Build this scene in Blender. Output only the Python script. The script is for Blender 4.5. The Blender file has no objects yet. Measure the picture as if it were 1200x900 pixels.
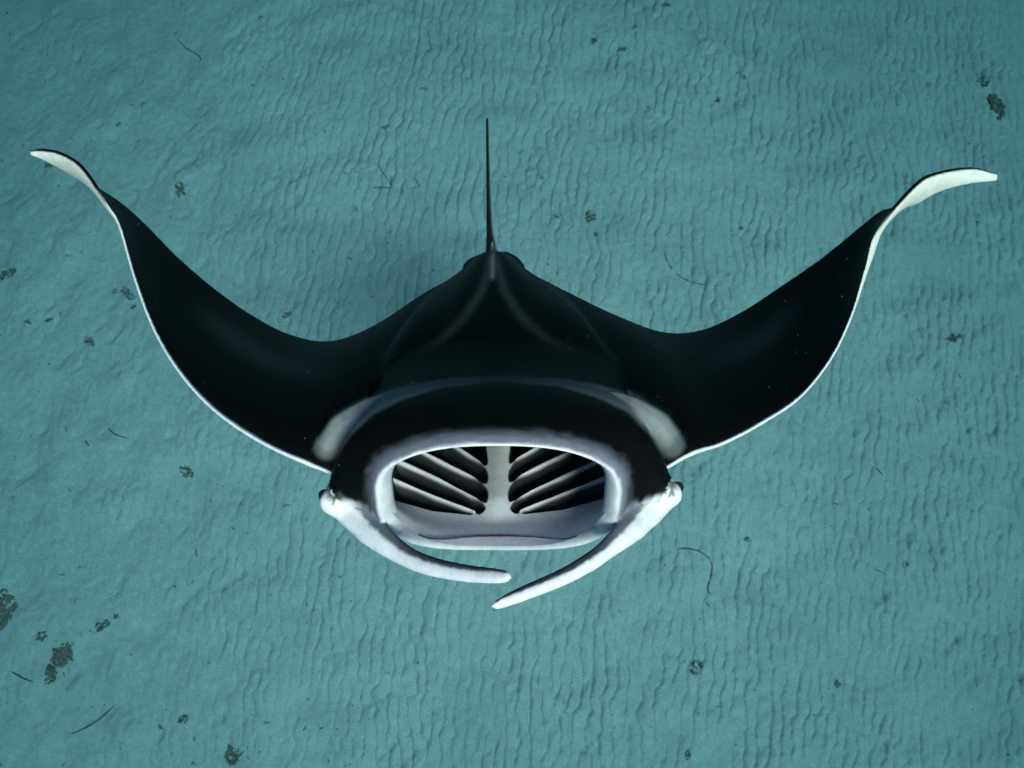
import bpy, bmesh, math, random
import numpy as np
from mathutils import Matrix, Vector
from mathutils.bvhtree import BVHTree

SC = bpy.context.scene
COL = SC.collection
rng = np.random.default_rng(7)
random.seed(7)

# ------------------------------------------------------------------ camera
FPX = 850.0                       # focal length in pixels of the 1200 px wide photograph
PITCH = math.radians(80)          # camera looks steeply down
CAM_Z = 4.92
C = np.array([0.0, 0.0, CAM_Z])
RX = np.array([1.0, 0, 0])
FW = np.array([0, math.cos(PITCH), -math.sin(PITCH)])
UP = np.array([0, math.sin(PITCH), math.cos(PITCH)])
cam = bpy.data.cameras.new('camera')
cam.sensor_width = 36.0
cam.lens = 36.0 * FPX / 1200.0
cam.clip_start = 0.05
cam.clip_end = 500
camo = bpy.data.objects.new('camera', cam)
COL.objects.link(camo)
camo.location = C
camo.rotation_euler = (math.radians(90) - PITCH, 0, 0)
SC.camera = camo

# ------------------------------------------------------------------ sky, sun, exposure
SUN_DIR = Vector((0.25, -0.36, 0.88)).normalized()      # towards the sun
elev = math.asin(SUN_DIR.z)
azim = math.atan2(SUN_DIR.x, SUN_DIR.y)
W = bpy.data.worlds.new('World')
SC.world = W
W.use_nodes = True
nt = W.node_tree
nt.nodes.clear()
sky = nt.nodes.new('ShaderNodeTexSky')
sky.sky_type = 'NISHITA'
sky.sun_disc = False
sky.sun_elevation = elev
sky.sun_rotation = azim
bg = nt.nodes.new('ShaderNodeBackground')
bg.inputs['Strength'].default_value = 0.10
wo = nt.nodes.new('ShaderNodeOutputWorld')
nt.links.new(sky.outputs[0], bg.inputs[0])
nt.links.new(bg.outputs[0], wo.inputs[0])
sun = bpy.data.lights.new('sun', 'SUN')
sun.energy = 4.0
sun.angle = math.radians(20)                            # light spread by the water above
sun.color = (1.0, 0.81, 0.70)
suno = bpy.data.objects.new('sun', sun)
COL.objects.link(suno)
suno.rotation_euler = SUN_DIR.to_track_quat('Z', 'Y').to_euler()
suno.location = (3, -3, 12)
SC.view_settings.view_transform = 'Standard'
SC.view_settings.look = 'None'
SC.view_settings.gamma = 1
SC.view_settings.exposure = 1.97
SC.view_settings.use_curve_mapping = False
SC.cycles.use_denoising = True
SC.cycles.max_bounces = 8
SC.cycles.volume_bounces = 1

# ------------------------------------------------------------------ helpers
def px(u, v, d):
    """pixel of the photograph and a depth -> camera metric coordinates (right, up, depth)"""
    return np.array([(u - 600) / FPX * d, (450 - v) / FPX * d, d])

def cam2world(p):
    p = np.asarray(p)
    return C + p[..., 0:1] * RX + p[..., 1:2] * UP + p[..., 2:3] * FW

def ground(u, v, z=0.0):
    """pixel -> point where the ray meets the seabed"""
    r = cam2world(px(u, v, 1.0)) - C
    p = C + r * ((z - CAM_Z) / r[2])
    for _ in range(6):
        p = C + r * ((float(mound(p[0], p[1])) - CAM_Z) / r[2])
    return p

def mound(x, y):
    """the bed is made to swell gently under the animal and falls away around"""
    return -0.95 * (1 - np.exp(-((x + .3)**2 + (y - .7)**2) / (2 * 4.0**2)))  # invented swell: deeper water around it darkens the corners of the view

# the manta's own frame: x to its left side of the picture-right, b backwards along the body, z dorsal
TILT = math.radians(28)
cT, sT = math.cos(TILT), math.sin(TILT)
O = px(584, 578, 1.63)
def cam2body(p):
    q = np.asarray(p) - O
    return np.stack([q[..., 0], sT * q[..., 1] + cT * q[..., 2], cT * q[..., 1] - sT * q[..., 2]], -1)
def body2cam(q):
    q = np.asarray(q)
    return np.stack([q[..., 0], sT * q[..., 1] + cT * q[..., 2], cT * q[..., 1] - sT * q[..., 2]], -1) + O
def body2px(q):
    p = body2cam(q)
    return np.stack([600 + FPX * p[..., 0] / p[..., 2], 450 - FPX * p[..., 1] / p[..., 2]], -1)
def bp(u, v, d):
    return cam2body(px(u, v, d))

def smooth(a, e0, e1):
    t = np.clip((a - e0) / (e1 - e0), 0, 1)
    return t * t * (3 - 2 * t)
def mix(a, b, t):
    return a * (1 - t) + b * t

def spline(P, n, closed=False):
    """Catmull-Rom through rows of P at n samples of the row index (uniform)"""
    P = np.asarray(P, float)
    m = len(P)
    t = np.linspace(0, m - 1, n)
    i = np.clip(t.astype(int), 0, m - 2)
    f = (t - i)[:, None]
    g = lambda k: P[np.clip(k, 0, m - 1)]
    p0, p1, p2, p3 = g(i - 1), g(i), g(i + 1), g(i + 2)
    p0 = np.where((i == 0)[:, None], 2 * p1 - p2, p0)
    p3 = np.where((i == m - 2)[:, None], 2 * p2 - p1, p3)
    return 0.5 * (2 * p1 + (p2 - p0) * f + (2 * p0 - 5 * p1 + 4 * p2 - p3) * f**2 + (3 * p1 - p0 - 3 * p2 + p3) * f**3)

def vnoise(shape, beta_lo, beta_hi, seed, size):
    """periodic band-passed noise on a grid; wavelengths between beta_lo and beta_hi metres"""
    r = np.random.default_rng(seed)
    F = np.fft.fft2(r.standard_normal(shape))
    ky = np.fft.fftfreq(shape[0], size / shape[0])[:, None]
    kx = np.fft.fftfreq(shape[1], size / shape[1])[None, :]
    k = np.hypot(kx, ky)
    band = np.exp(-(k * beta_lo)**2) * (1 - np.exp(-(k * beta_hi)**2))
    a = np.fft.ifft2(F * band).real
    return a / a.std()

def mesh_obj(name, verts, faces, mat, parent=None, smooth_shade=True, colors=None):
    me = bpy.data.meshes.new(name)
    verts = np.asarray(verts, np.float32)
    faces = np.asarray(faces, np.int32)
    n, k = faces.shape
    me.vertices.add(len(verts)); me.vertices.foreach_set('co', verts.ravel())
    me.loops.add(n * k); me.loops.foreach_set('vertex_index', faces.ravel())
    me.polygons.add(n); me.polygons.foreach_set('loop_start', np.arange(0, n * k, k, dtype=np.int32))
    me.polygons.foreach_set('loop_total', np.full(n, k, np.int32))
    me.update(calc_edges=True)
    me.validate()
    if smooth_shade:
        me.polygons.foreach_set('use_smooth', np.ones(len(me.polygons), bool))
    if colors is not None:
        a = me.color_attributes.new('tone', 'FLOAT_COLOR', 'POINT')
        a.data.foreach_set('color', np.hstack([colors, np.ones((len(colors), 1))]).astype(np.float32).ravel())
    if mat: me.materials.append(mat)
    o = bpy.data.objects.new(name, me)
    COL.objects.link(o)
    if parent: o.parent = parent
    return o

def grid_faces(nr, nc, wrap_c=False, off=0, flip=False):
    r = np.arange(nr - 1)[:, None]
    c = np.arange(nc if wrap_c else nc - 1)[None, :]
    c2 = (c + 1) % nc
    a = r * nc + c; b = r * nc + c2; d = (r + 1) * nc + c2; e = (r + 1) * nc + c
    q = np.stack([a, b, d, e], -1).reshape(-1, 4) + off
    return q[:, ::-1] if flip else q

def tag(o, label, cat, group=None):
    o['label'] = label; o['category'] = cat
    if group: o['group'] = group
    return o

# ------------------------------------------------------------------ materials
def new_mat(name):
    m = bpy.data.materials.new(name)
    m.use_nodes = True
    b = m.node_tree.nodes['Principled BSDF']
    return m, m.node_tree, b

def node(t, kind, **kw):
    n = t.nodes.new(kind)
    for k, v in kw.items():
        if hasattr(n, k): setattr(n, k, v)
        else: n.inputs[k].default_value = v
    return n

def skin_material(name, rough, spec, bump, mott):
    m, t, b = new_mat(name)
    at = node(t, 'ShaderNodeAttribute', attribute_name='tone')
    tc = node(t, 'ShaderNodeTexCoord')
    n1 = node(t, 'ShaderNodeTexNoise', Scale=38.0, Detail=6.0, Roughness=0.6)
    t.links.new(tc.outputs['Object'], n1.inputs['Vector'])
    r1 = node(t, 'ShaderNodeMapRange'); r1.inputs[1].default_value = .3; r1.inputs[2].default_value = .7
    r1.inputs[3].default_value = 1 - mott; r1.inputs[4].default_value = 1.0
    t.links.new(n1.outputs[0], r1.inputs[0])
    mx = node(t, 'ShaderNodeMix', data_type='RGBA', blend_type='MULTIPLY')
    mx.inputs[0].default_value = 1
    t.links.new(at.outputs['Color'], mx.inputs[6]); t.links.new(r1.outputs[0], mx.inputs[7])
    n3 = node(t, 'ShaderNodeTexNoise', Scale=170.0, Detail=4.0, Roughness=0.7)
    t.links.new(tc.outputs['Object'], n3.inputs['Vector'])
    r3 = node(t, 'ShaderNodeMapRange'); r3.inputs[1].default_value = .60; r3.inputs[2].default_value = .72
    r3.inputs[3].default_value = 1.0; r3.inputs[4].default_value = .72
    t.links.new(n3.outputs[0], r3.inputs[0])
    mx3 = node(t, 'ShaderNodeMix', data_type='RGBA', blend_type='MULTIPLY'); mx3.inputs[0].default_value = 1
    t.links.new(mx.outputs[2], mx3.inputs[6]); t.links.new(r3.outputs[0], mx3.inputs[7])
    t.links.new(mx3.outputs[2], b.inputs['Base Color'])
    n2 = node(t, 'ShaderNodeTexNoise', Scale=420.0, Detail=3.0)
    t.links.new(tc.outputs['Object'], n2.inputs['Vector'])
    bm = node(t, 'ShaderNodeBump', Strength=bump, Distance=0.002)
    t.links.new(n2.outputs[0], bm.inputs['Height'])
    t.links.new(bm.outputs[0], b.inputs['Normal'])
    b.inputs['Roughness'].default_value = rough
    b.inputs['Specular IOR Level'].default_value = spec
    return m

M_SKIN = skin_material('manta_skin', 0.48, 0.045, 0.35, 0.22)
M_MOUTH = skin_material('mouth_lining', 0.42, 0.25, 0.25, 0.15)

def plain(name, col, rough=0.7, var=0.4, scale=60.0):
    m, t, b = new_mat(name)
    tc = node(t, 'ShaderNodeTexCoord')
    n1 = node(t, 'ShaderNodeTexNoise', Scale=scale, Detail=5.0)
    t.links.new(tc.outputs['Object'], n1.inputs['Vector'])
    cr = node(t, 'ShaderNodeValToRGB')
    cr.color_ramp.elements[0].position = .3; cr.color_ramp.elements[1].position = .7
    cr.color_ramp.elements[0].color = (*[c * (1 - var) for c in col], 1)
    cr.color_ramp.elements[1].color = (*[min(1, c * (1 + var)) for c in col], 1)
    t.links.new(n1.outputs[0], cr.inputs[0]); t.links.new(cr.outputs[0], b.inputs['Base Color'])
    b.inputs['Roughness'].default_value = rough
    b.inputs['Specular IOR Level'].default_value = 0.2
    return m

M_WEED = plain('dead_seaweed', (0.31, 0.305, 0.25))
M_TWIG = plain('twig_bark', (0.16, 0.155, 0.13))
M_SPECK = plain('dark_fragments', (0.22, 0.215, 0.17))
M_SHELL = plain('shell_white', (0.75, 0.74, 0.7), 0.4, 0.1)
M_EYE = plain('eye_dark', (0.012, 0.012, 0.014), 0.15, 0.3)
M_TOOTH = plain('tooth_band_brown', (0.06, 0.035, 0.032), 0.6, 0.6, 220.0)
M_SNOW = plain('plankton_white', (0.30, 0.30, 0.28), 0.8, 0.1)

# sand
M_SAND, t, b = new_mat('sand')
tc = node(t, 'ShaderNodeTexCoord')
big = node(t, 'ShaderNodeTexNoise', Scale=0.9, Detail=5.0, Roughness=0.55)
fine = node(t, 'ShaderNodeTexNoise', Scale=95.0, Detail=4.0, Roughness=0.75)
midn = node(t, 'ShaderNodeTexNoise', Scale=14.0, Detail=6.0, Roughness=0.65)
for n_ in (big, fine, midn): t.links.new(tc.outputs['Object'], n_.inputs['Vector'])
cr = node(t, 'ShaderNodeValToRGB')
cr.color_ramp.elements[0].position = .3; cr.color_ramp.elements[1].position = .7
SAND_A = (0.35, 0.415, 0.385); SAND_B = (0.43, 0.49, 0.455)
cr.color_ramp.elements[0].color = (*SAND_A, 1); cr.color_ramp.elements[1].color = (*SAND_B, 1)
t.links.new(big.outputs[0], cr.inputs[0])
mr = node(t, 'ShaderNodeMapRange'); mr.inputs[1].default_value = .25; mr.inputs[2].default_value = .75
mr.inputs[3].default_value = .70; mr.inputs[4].default_value = 1.28
t.links.new(fine.outputs[0], mr.inputs[0])
mr2 = node(t, 'ShaderNodeMapRange'); mr2.inputs[1].default_value = .3; mr2.inputs[2].default_value = .7
mr2.inputs[3].default_value = .88; mr2.inputs[4].default_value = 1.08
t.links.new(midn.outputs[0], mr2.inputs[0])
mul = node(t, 'ShaderNodeMath', operation='MULTIPLY')
t.links.new(mr.outputs[0], mul.inputs[0]); t.links.new(mr2.outputs[0], mul.inputs[1])
mx = node(t, 'ShaderNodeMix', data_type='RGBA', blend_type='MULTIPLY'); mx.inputs[0].default_value = 1
t.links.new(cr.outputs[0], mx.inputs[6]); t.links.new(mul.outputs[0], mx.inputs[7])
t.links.new(mx.outputs[2], b.inputs['Base Color'])
b.inputs['Roughness'].default_value = 0.95
b.inputs['Specular IOR Level'].default_value = 0.05
bmp = node(t, 'ShaderNodeBump', Strength=0.5, Distance=0.004)
t.links.new(fine.outputs[0], bmp.inputs['Height']); 
bmp2 = node(t, 'ShaderNodeBump', Strength=0.25, Distance=0.008)
t.links.new(midn.outputs[0], bmp2.inputs['Height']); t.links.new(bmp2.outputs[0], bmp.inputs['Normal'])
t.links.new(bmp.outputs[0], b.inputs['Normal'])

# ------------------------------------------------------------------ seabed: rippled sand, one sheet
N = 1120; SIZE = 8.9; STEP = SIZE / N
ky = np.fft.fftfreq(N, STEP)[:, None]; kx = np.fft.fftfreq(N, STEP)[None, :]
def ripples(wl, ang, rs, as_, seed):
    r = np.random.default_rng(seed)
    F = np.fft.fft2(r.standard_normal((N, N)))
    k = np.hypot(kx, ky); th = np.arctan2(ky, kx)
    k0 = 1 / wl
    dth = (th - ang + np.pi) % (2 * np.pi) - np.pi
    A = np.fft.ifft2(F * np.exp(-0.5 * ((k - k0) / (rs * k0))**2) * np.exp(-0.5 * (dth / as_)**2))
    return A / np.abs(A).mean()
A1 = ripples(0.080, math.radians(-5), 0.15, math.radians(13), 11)
ph = np.angle(A1) + 0.24 * vnoise((N, N), .05, .16, 16, SIZE) + .5 * vnoise((N, N), .12, .4, 17, SIZE); am = np.clip(np.abs(A1), 0, 1.3)
wrapd = np.abs((ph % (2 * np.pi)) - np.pi)
rip = (0.45 * np.abs(np.cos(ph / 2)) - 0.62 * np.exp(-(wrapd / .72)**2)) * smooth(am, 0.0, 0.5) * (0.8 + .2 * am)
A2 = ripples(0.16, math.radians(-38), 0.35, math.radians(28), 12)
pock = np.minimum(A2.real, 0.2) * smooth(np.abs(A2), .9, 2.0)
lowf = vnoise((N, N), .35, 1.6, 13, SIZE)
medf = vnoise((N, N), .06, .22, 14, SIZE)
patch = vnoise((N, N), .5, 2.2, 15, SIZE)
X0, Y0 = -SIZE / 2, -2.1
gx = X0 + np.arange(N) * STEP
gy_all = Y0 + np.arange(N) * STEP
NY = int(6.6 / STEP)
gy = gy_all[:NY]
XX, YY = np.meshgrid(gx, gy)
strength = smooth(XX, -2.7, -0.9) * 0.74 + 0.14
strength = strength * np.clip(1 + 0.28 * patch[:NY], .35, 1.4)
Z = 0.0185 * rip[:NY] * strength + 0.007 * pock[:NY] * (0.35 + 0.65 * smooth(patch[:NY], -.8, .9)) \
    + 0.010 * lowf[:NY] + 0.0016 * medf[:NY]
edge = np.minimum.reduce([XX - gx[0], gx[-1] - XX, YY - gy[0], gy[-1] - YY])
Z = Z * smooth(edge, 0, 0.5)
# outer rows and columns spread out to the far bed
outs = np.cumsum(0.03 * 1.17 ** np.arange(42))
fx = np.concatenate([gx[0] - outs[::-1], gx, gx[-1] + outs])
fy = np.concatenate([gy[0] - outs[::-1], gy, gy[-1] + outs])
ZZ = np.zeros((len(fy), len(fx)))
ZZ[42:42 + NY, 42:42 + N] = Z
FX, FY = np.meshgrid(fx, fy)
far = np.maximum(np.abs(FX), np.abs(FY - 1)) - 6
Z = Z + mound(XX, YY)
ZZ += mound(FX, FY) + smooth(far, 0, 30) * 0.5 * (np.sin(FX * .21 + 1) + np.sin(FY * .17))
def sand_z(x, y):
    i = int(np.clip(round((y - gy[0]) / STEP), 0, NY - 1)); j = int(np.clip(round((x - gx[0]) / STEP), 0, N - 1))
    return float(Z[i, j])
seabed = mesh_obj('seabed', np.stack([FX, FY, ZZ], -1).reshape(-1, 3), grid_faces(len(fy), len(fx)), M_SAND)
seabed['kind'] = 'structure'
BED_R = float(np.abs(fx).max())

# ------------------------------------------------------------------ water body seen as haze
def make_haze():
    x1 = BED_R + 2
    bm = bmesh.new()
    bmesh.ops.create_cube(bm, size=1.0)
    ztop, zbot = CAM_Z + 0.6, -2.2
    for v in bm.verts:
        v.co.x *= 2 * x1; v.co.y = v.co.y * 2 * (x1 + 3) + 1; v.co.z = (zbot + ztop) / 2 + v.co.z * (ztop - zbot)
    me = bpy.data.meshes.new('haze'); bm.to_mesh(me); bm.free()
    m = bpy.data.materials.new('teal_water'); m.use_nodes = True
    tt = m.node_tree; tt.nodes.clear()
    v = tt.nodes.new('ShaderNodeVolumePrincipled')
    v.inputs['Color'].default_value = (0.001, 0.0035, 0.004, 1)
    v.inputs['Absorption Color'].default_value = (0.155, 0.36, 0.405, 1)
    v.inputs['Density'].default_value = 0.42
    v.inputs['Anisotropy'].default_value = 0.7
    out = tt.nodes.new('ShaderNodeOutputMaterial')
    tt.links.new(v.outputs[0], out.inputs['Volume'])
    me.materials.append(m)
    o = bpy.data.objects.new('haze', me); COL.objects.link(o)
    o['kind'] = 'stuff'
    tag(o, 'teal sea water filling the whole view over the sand', 'water')
    return o
make_haze()

# ------------------------------------------------------------------ the manta ray
BLACK = np.array([0.0022, 0.0025, 0.0024]); WHITE = np.array([0.60, 0.595, 0.58])
GREY = np.array([0.40, 0.41, 0.41]); SLATE = np.array([0.135, 0.145, 0.165])
CREAM = np.array([0.66, 0.62, 0.53]); DARK = np.array([0.012, 0.013, 0.014])

manta = bpy.data.objects.new('manta_ray', None)
COL.objects.link(manta)
ex = RX; eb = sT * UP + cT * FW; ez = cT * UP - sT * FW
ow = cam2world(O)
manta.matrix_world = Matrix(((ex[0], eb[0], ez[0], ow[0]), (ex[1], eb[1], ez[1], ow[1]), (ex[2], eb[2], ez[2], ow[2]), (0, 0, 0, 1)))
manta.empty_display_size = 0.3
tag(manta, 'black and white manta ray gliding over sand with its mouth wide open', 'manta ray')

src_v, src_f, src_c = [], [], []
def add_src(v, f, c):
    off = sum(len(a) for a in src_v)
    src_v.append(v); src_f.append(f + off); src_c.append(c)

# --- disc and wings: (leading edge, trailing edge, top and bottom thickness)
left = [  # from the wing tip inwards
    ((37, 176, 2.30), (36, 182, 2.30), .005, .005),
    ((50, 174.5, 2.28), (50, 187, 2.31), .006, .006),
    ((73, 180, 2.25), (72, 198, 2.33), .007, .007),
    ((97, 197, 2.22), (96, 212, 2.36), .008, .008),
    ((125, 239, 2.20), (136, 234, 2.42), .006, .005),
    ((140, 265, 2.19), (168, 261, 2.44), .006, .005),
    ((158, 328, 2.12), (210, 303, 2.48), .010, .009),
    ((180, 387, 2.05), (250, 337, 2.52), .018, .016),
    ((210, 438, 1.98), (290, 366, 2.56), .024, .020),
    ((250, 482, 1.92), (337, 391, 2.58), .032, .025),
    ((300, 517, 1.86), (387, 400, 2.62), .045, .035),
    ((354, 543, 1.80), (440, 381, 2.72), .052, .050),
    ((408, 560, 1.82), (497, 343, 2.92), .056, .080),
]
right = [
    ((766, 555, 1.82), (667, 343, 2.92), .056, .080),
    ((814, 533, 1.80), (720, 369, 2.72), .052, .050),
    ((849, 521, 1.86), (775, 389, 2.62), .045, .035),
    ((896, 496, 1.92), (821, 387, 2.58), .032, .025),
    ((940, 465, 1.98), (868, 366, 2.56), .024, .020),
    ((975, 420, 2.05), (917, 334, 2.52), .018, .016),
    ((998, 370, 2.10), (962, 303, 2.48), .010, .009),
    ((1014, 315, 2.16), (1008, 266, 2.44), .006, .005),
    ((1027, 272, 2.20), (1034, 247, 2.42), .006, .005),
    ((1072, 217, 2.24), (1070, 240, 2.36), .008, .008),
    ((1099, 202, 2.26), (1099, 225, 2.33), .007, .007),
    ((1138, 196, 2.29), (1134, 216, 2.31), .006, .006),
    ((1167, 203, 2.30), (1168, 212, 2.30), .005, .005),
]
mid_L = [(-.350, .33, -.04), (-.33, .55, -.02), (-.20, .70, 0), (0, .71, 0), (.20, .70, 0), (.33, .55, -.02), (.350, .33, -.04)]
mid_T = [(520, 329, 3.0), (545, 312, 3.05), (561, 299, 3.1), (578, 297, 3.12), (594, 297, 3.1), (612, 311, 3.05), (640, 328, 3.0)]
mid_t = [(.058, .09), (.056, .11), (.054, .13), (.052, .14), (.054, .13), (.056, .11), (.058, .09)]
rows = [np.concatenate([bp(*a), bp(*b_), [t1, t2]]) for a, b_, t1, t2 in left]
rows += [np.concatenate([l_, bp(*t_), tt_]) for l_, t_, tt_ in zip(mid_L, mid_T, mid_t)]
rows += [np.concatenate([bp(*a), bp(*b_), [t1, t2]]) for a, b_, t1, t2 in right]
NROW = len(rows)
NS = 420
R = spline(rows, NS)
rowpos = np.linspace(0, NROW - 1, NS)
NCH = 72
cc = 0.5 - 0.5 * np.cos(np.linspace(0, np.pi, NCH))           # dense at both edges
L, T = R[:, 0:3], R[:, 3:6]
mid = L[:, None] + (T - L)[:, None] * cc[None, :, None]
du = np.gradient(mid, axis=0); dv = np.gradient(mid, axis=1)
nrm = np.cross(du, dv); nrm /= np.linalg.norm(nrm, axis=-1, keepdims=True) + 1e-9
if nrm[NS // 2, NCH // 2, 2] < 0: nrm = -nrm
chord = np.linalg.norm(T - L, axis=1)[:, None]
gfun = np.sqrt(cc) * (1 - cc)**0.9; gfun /= gfun.max()
rim = np.sqrt(np.clip(1 - np.abs(2 * cc - 1)**10, 0, 1))
tt_ = np.clip(R[:, 6:7], .004, 1) * gfun[None] + 0.0045 * rim[None]
gbot = cc**.85 * (1 - cc)**.9; gbot /= gbot.max()
tb_ = np.clip(R[:, 7:8], .004, 1) * gbot[None] + 0.004 * rim[None]
# the wing blades bow: concave above between the shoulder and the tip
half = (np.abs(rowpos - (NROW - 1) / 2) / ((NROW - 1) / 2))[:, None]
bow = -0.055 * chord * smooth(half, .42, .6) * (1 - smooth(half, .72, .88)) * np.sin(np.pi * cc[None]**0.8)
mid = mid + nrm * bow[..., None]
top = mid + nrm * tt_[..., None]
bot = mid - nrm * tb_[..., None]
# spine ridge rising to the tail root, soft flanks
xb, bb = top[..., 0], top[..., 1]
xm = np.interp(bb, [.5, 1.75], [0, -.058])
wr = np.interp(bb, [.7, 1.0, 1.3, 1.5, 1.68], [.26, .17, .085, .035, .016])
ridge = 0.037 * (1 - smooth(np.abs(xb - xm), wr * .6, wr + .07)) * smooth(bb, .70, 1.45) * (1 - .62 * smooth(bb, 1.48, 1.72))
top[..., 2] += ridge * rim[None]**2
fl = -0.02 * np.exp(-((np.abs(xb - xm) - .17) / .09)**2) * smooth(bb, .7, 1.2)
top[..., 2] += fl * rim[None]
loop = np.concatenate([top, bot[:, -2:0:-1]], 1)               # closed section
NL = loop.shape[1]
V = loop.reshape(-1, 3)
Fq = grid_faces(NS, NL, True)
c0 = V[:NL].mean(0); c1 = V[-NL:].mean(0)
ids = np.arange(NL)
cap0 = np.stack([ids, ids, np.roll(ids, -1), np.full(NL, NS * NL)], -1)
capa = [(int(i), NS * NL, int((i + 1) % NL), int((i + 1) % NL)) for i in ids]
tri_caps = [(int((i + 1) % NL), int(i), NS * NL) for i in ids] + \
           [(int(i + (NS - 1) * NL), int((i + 1) % NL + (NS - 1) * NL), NS * NL + 1) for i in ids]
# colours: black above, white below, white rim along the leading edge
rowm = np.repeat(rowpos[:, None], NCH, 1)
distL = cc[None] * chord
outer = np.clip(np.abs(rowm - (NROW - 1) / 2) - (NROW - 1) / 2 + 5.0, 0, 5) / 5     # 0 inside .. 1 at the tips
rimw = 0.0011 * (1 - smooth(outer, .0, .25)) + .0009
rn = 0.85 + 0.15 * np.interp(np.arange(NS), np.arange(0, NS, 3), rng.random(len(np.arange(0, NS, 3))))[:, None]
white_rim = 1 - smooth(distL, rimw * rn, rimw * rn * 2.1)
rim_on = 1 - smooth(outer, .15, .30)
white_rim = white_rim * rim_on
ctop = BLACK + (np.array([.60, .63, .68]) - BLACK) * white_rim[..., None]
dark_m = (1 - smooth(distL, .004, .009)) * smooth(outer, .12, .3)
cbot = CREAM + (BLACK - CREAM) * dark_m[..., None]
ccol = np.concatenate([ctop, cbot[:, -2:0:-1]], 1).reshape(-1, 3)
# shoulder patches: pale bands that run from the wing roots towards the neck, plus painted highlights on the back
def seg_dist(P, pts):
    """distance in px to a polyline and its parameter 0..1"""
    best = np.full(len(P), 1e9); par = np.zeros(len(P)); side = np.zeros(len(P))
    n = len(pts) - 1
    for i in range(n):
        a, b_ = np.array(pts[i], float), np.array(pts[i + 1], float)
        ab = b_ - a
        tt = np.clip(((P - a) @ ab) / (ab @ ab), 0, 1)
        d = np.linalg.norm(P - a - tt[:, None] * ab, axis=1)
        m_ = d < best
        best = np.where(m_, d, best); par = np.where(m_, (i + tt) / n, par)
    return best, par
BAND_L = [(384, 524), (400, 500), (430, 477), (470, 461), (520, 449), (588, 443)]
BAND_R = [(787, 521), (772, 497), (742, 474), (702, 459), (655, 448), (588, 443)]
SHEEN_LINES = [([(573, 306), (567, 335), (546, 370), (515, 400), (478, 422)], 5), ([(582, 304), (590, 338), (610, 370), (642, 399), (690, 420)], 5), ([(222, 352), (262, 388), (312, 420), (400, 442)], 12), ([(955, 330), (900, 392), (820, 430)], 14)]
def shoulder(vb, col, ok):
    P = body2px(vb)
    for band in (BAND_L, BAND_R):
        d, p = seg_dist(P, band)
        wdt = np.interp(p, [0, .25, .5, .75, 1], [16, 15, 10, 6, 4.5])
        a = (1 - smooth(d, wdt * .55, wdt * 1.15)) * np.interp(p, [0, .2, .5, .8, 1], [.42, .52, .36, .16, .05]) * ok
        streak = 0.88 + .12 * np.sin(d * .55 + p * 7)
        col = col + (np.array([.38, .42, .40]) - col) * (a * streak)[:, None]
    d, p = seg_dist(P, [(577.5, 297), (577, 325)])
    col = col + .16 * (np.exp(-(d / 2.4)**2) * ok)[:, None]  # highlight along the ridge at the tail root, painted in
    for k, (ln, wd) in enumerate(SHEEN_LINES):                      # ridge highlights and wing sheen, painted as faint paler lines
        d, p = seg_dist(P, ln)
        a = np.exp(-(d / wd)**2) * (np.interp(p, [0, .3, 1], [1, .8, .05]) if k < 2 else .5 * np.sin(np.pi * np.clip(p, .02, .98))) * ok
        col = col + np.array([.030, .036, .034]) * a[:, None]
    return col
okm = np.concatenate([np.ones((NS, NCH)), np.zeros((NS, NCH - 2))], 1).reshape(-1)
okm = okm * (1 - np.concatenate([white_rim, white_rim[:, -2:0:-1]], 1).reshape(-1))
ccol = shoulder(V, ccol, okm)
V = np.vstack([V, c0[None], c1[None]]); ccol = np.vstack([ccol, CREAM[None], CREAM[None]])
tc_ = np.array(tri_caps)
tri = np.vstack([Fq[:, [0, 1, 2]], Fq[:, [0, 2, 3]], tc_])
add_src(V, tri, ccol)

# --- head with the open mouth, one loft from the throat over the lip and back along the outside
#          b     w    top   bot   exponent
hr = [(.64, .020, -.060, .070, 2.0, 2.0), (.64, .24, -.03, .25, 2.2, 2.2), (.52, .285, .005, .30, 2.5, 2.6), (.35, .300, .070, .30, 2.6, 2.8),
      (.18, .282, .122, .285, 2.6, 3.0), (.09, .262, .126, .225, 2.6, 3.0), (.05, .246, .129, .180, 2.6, 3.5), (.022, .243, .132, .168, 2.6, 3.6),
      (.002, .250, .136, .166, 2.55, 3.7), (-.012, .260, .141, .169, 2.5, 3.7), (-.017, .270, .147, .175, 2.45, 3.7), (-.008, .280, .153, .183, 2.4, 3.6),
      (.014, .294, .159, .191, 2.4, 3.4), (.045, .322, .164, .198, 2.4, 3.0), (.085, .360, .168, .200, 2.4, 2.5), (.135, .384, .169, .215, 2.4, 2.4),
      (.20, .378, .162, .24, 2.3, 2.4), (.28, .362, .142, .30, 2.2, 2.5), (.38, .356, .106, .33, 2.0, 2.5), (.55, .350, .060, .34, 2.0, 2.4),
      (.75, .33, .030, .28, 2.1, 2.3), (.92, .26, -.02, .22, 2.0, 2.1), (1.0, .02, -.05, .12, 2.0, 2.0)]
NH = 190; NT = 260
H = spline(hr, NH)
th = np.linspace(0, 2 * np.pi, NT, endpoint=False)
ct, st = np.cos(th)[None], np.sin(th)[None]
pw = 2 / np.where(st > 0, H[:, 4:5], H[:, 5:6])
hx = H[:, 1:2] * np.sign(ct) * np.abs(ct)**pw
hz = np.where(st > 0, H[:, 2:3], -H[:, 3:4]) * np.abs(st)**pw
hb = np.repeat(H[:, 0:1], NT, 1)
ringpos = np.repeat(np.linspace(0, len(hr) - 1, NH)[:, None], NT, 1)
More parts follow.
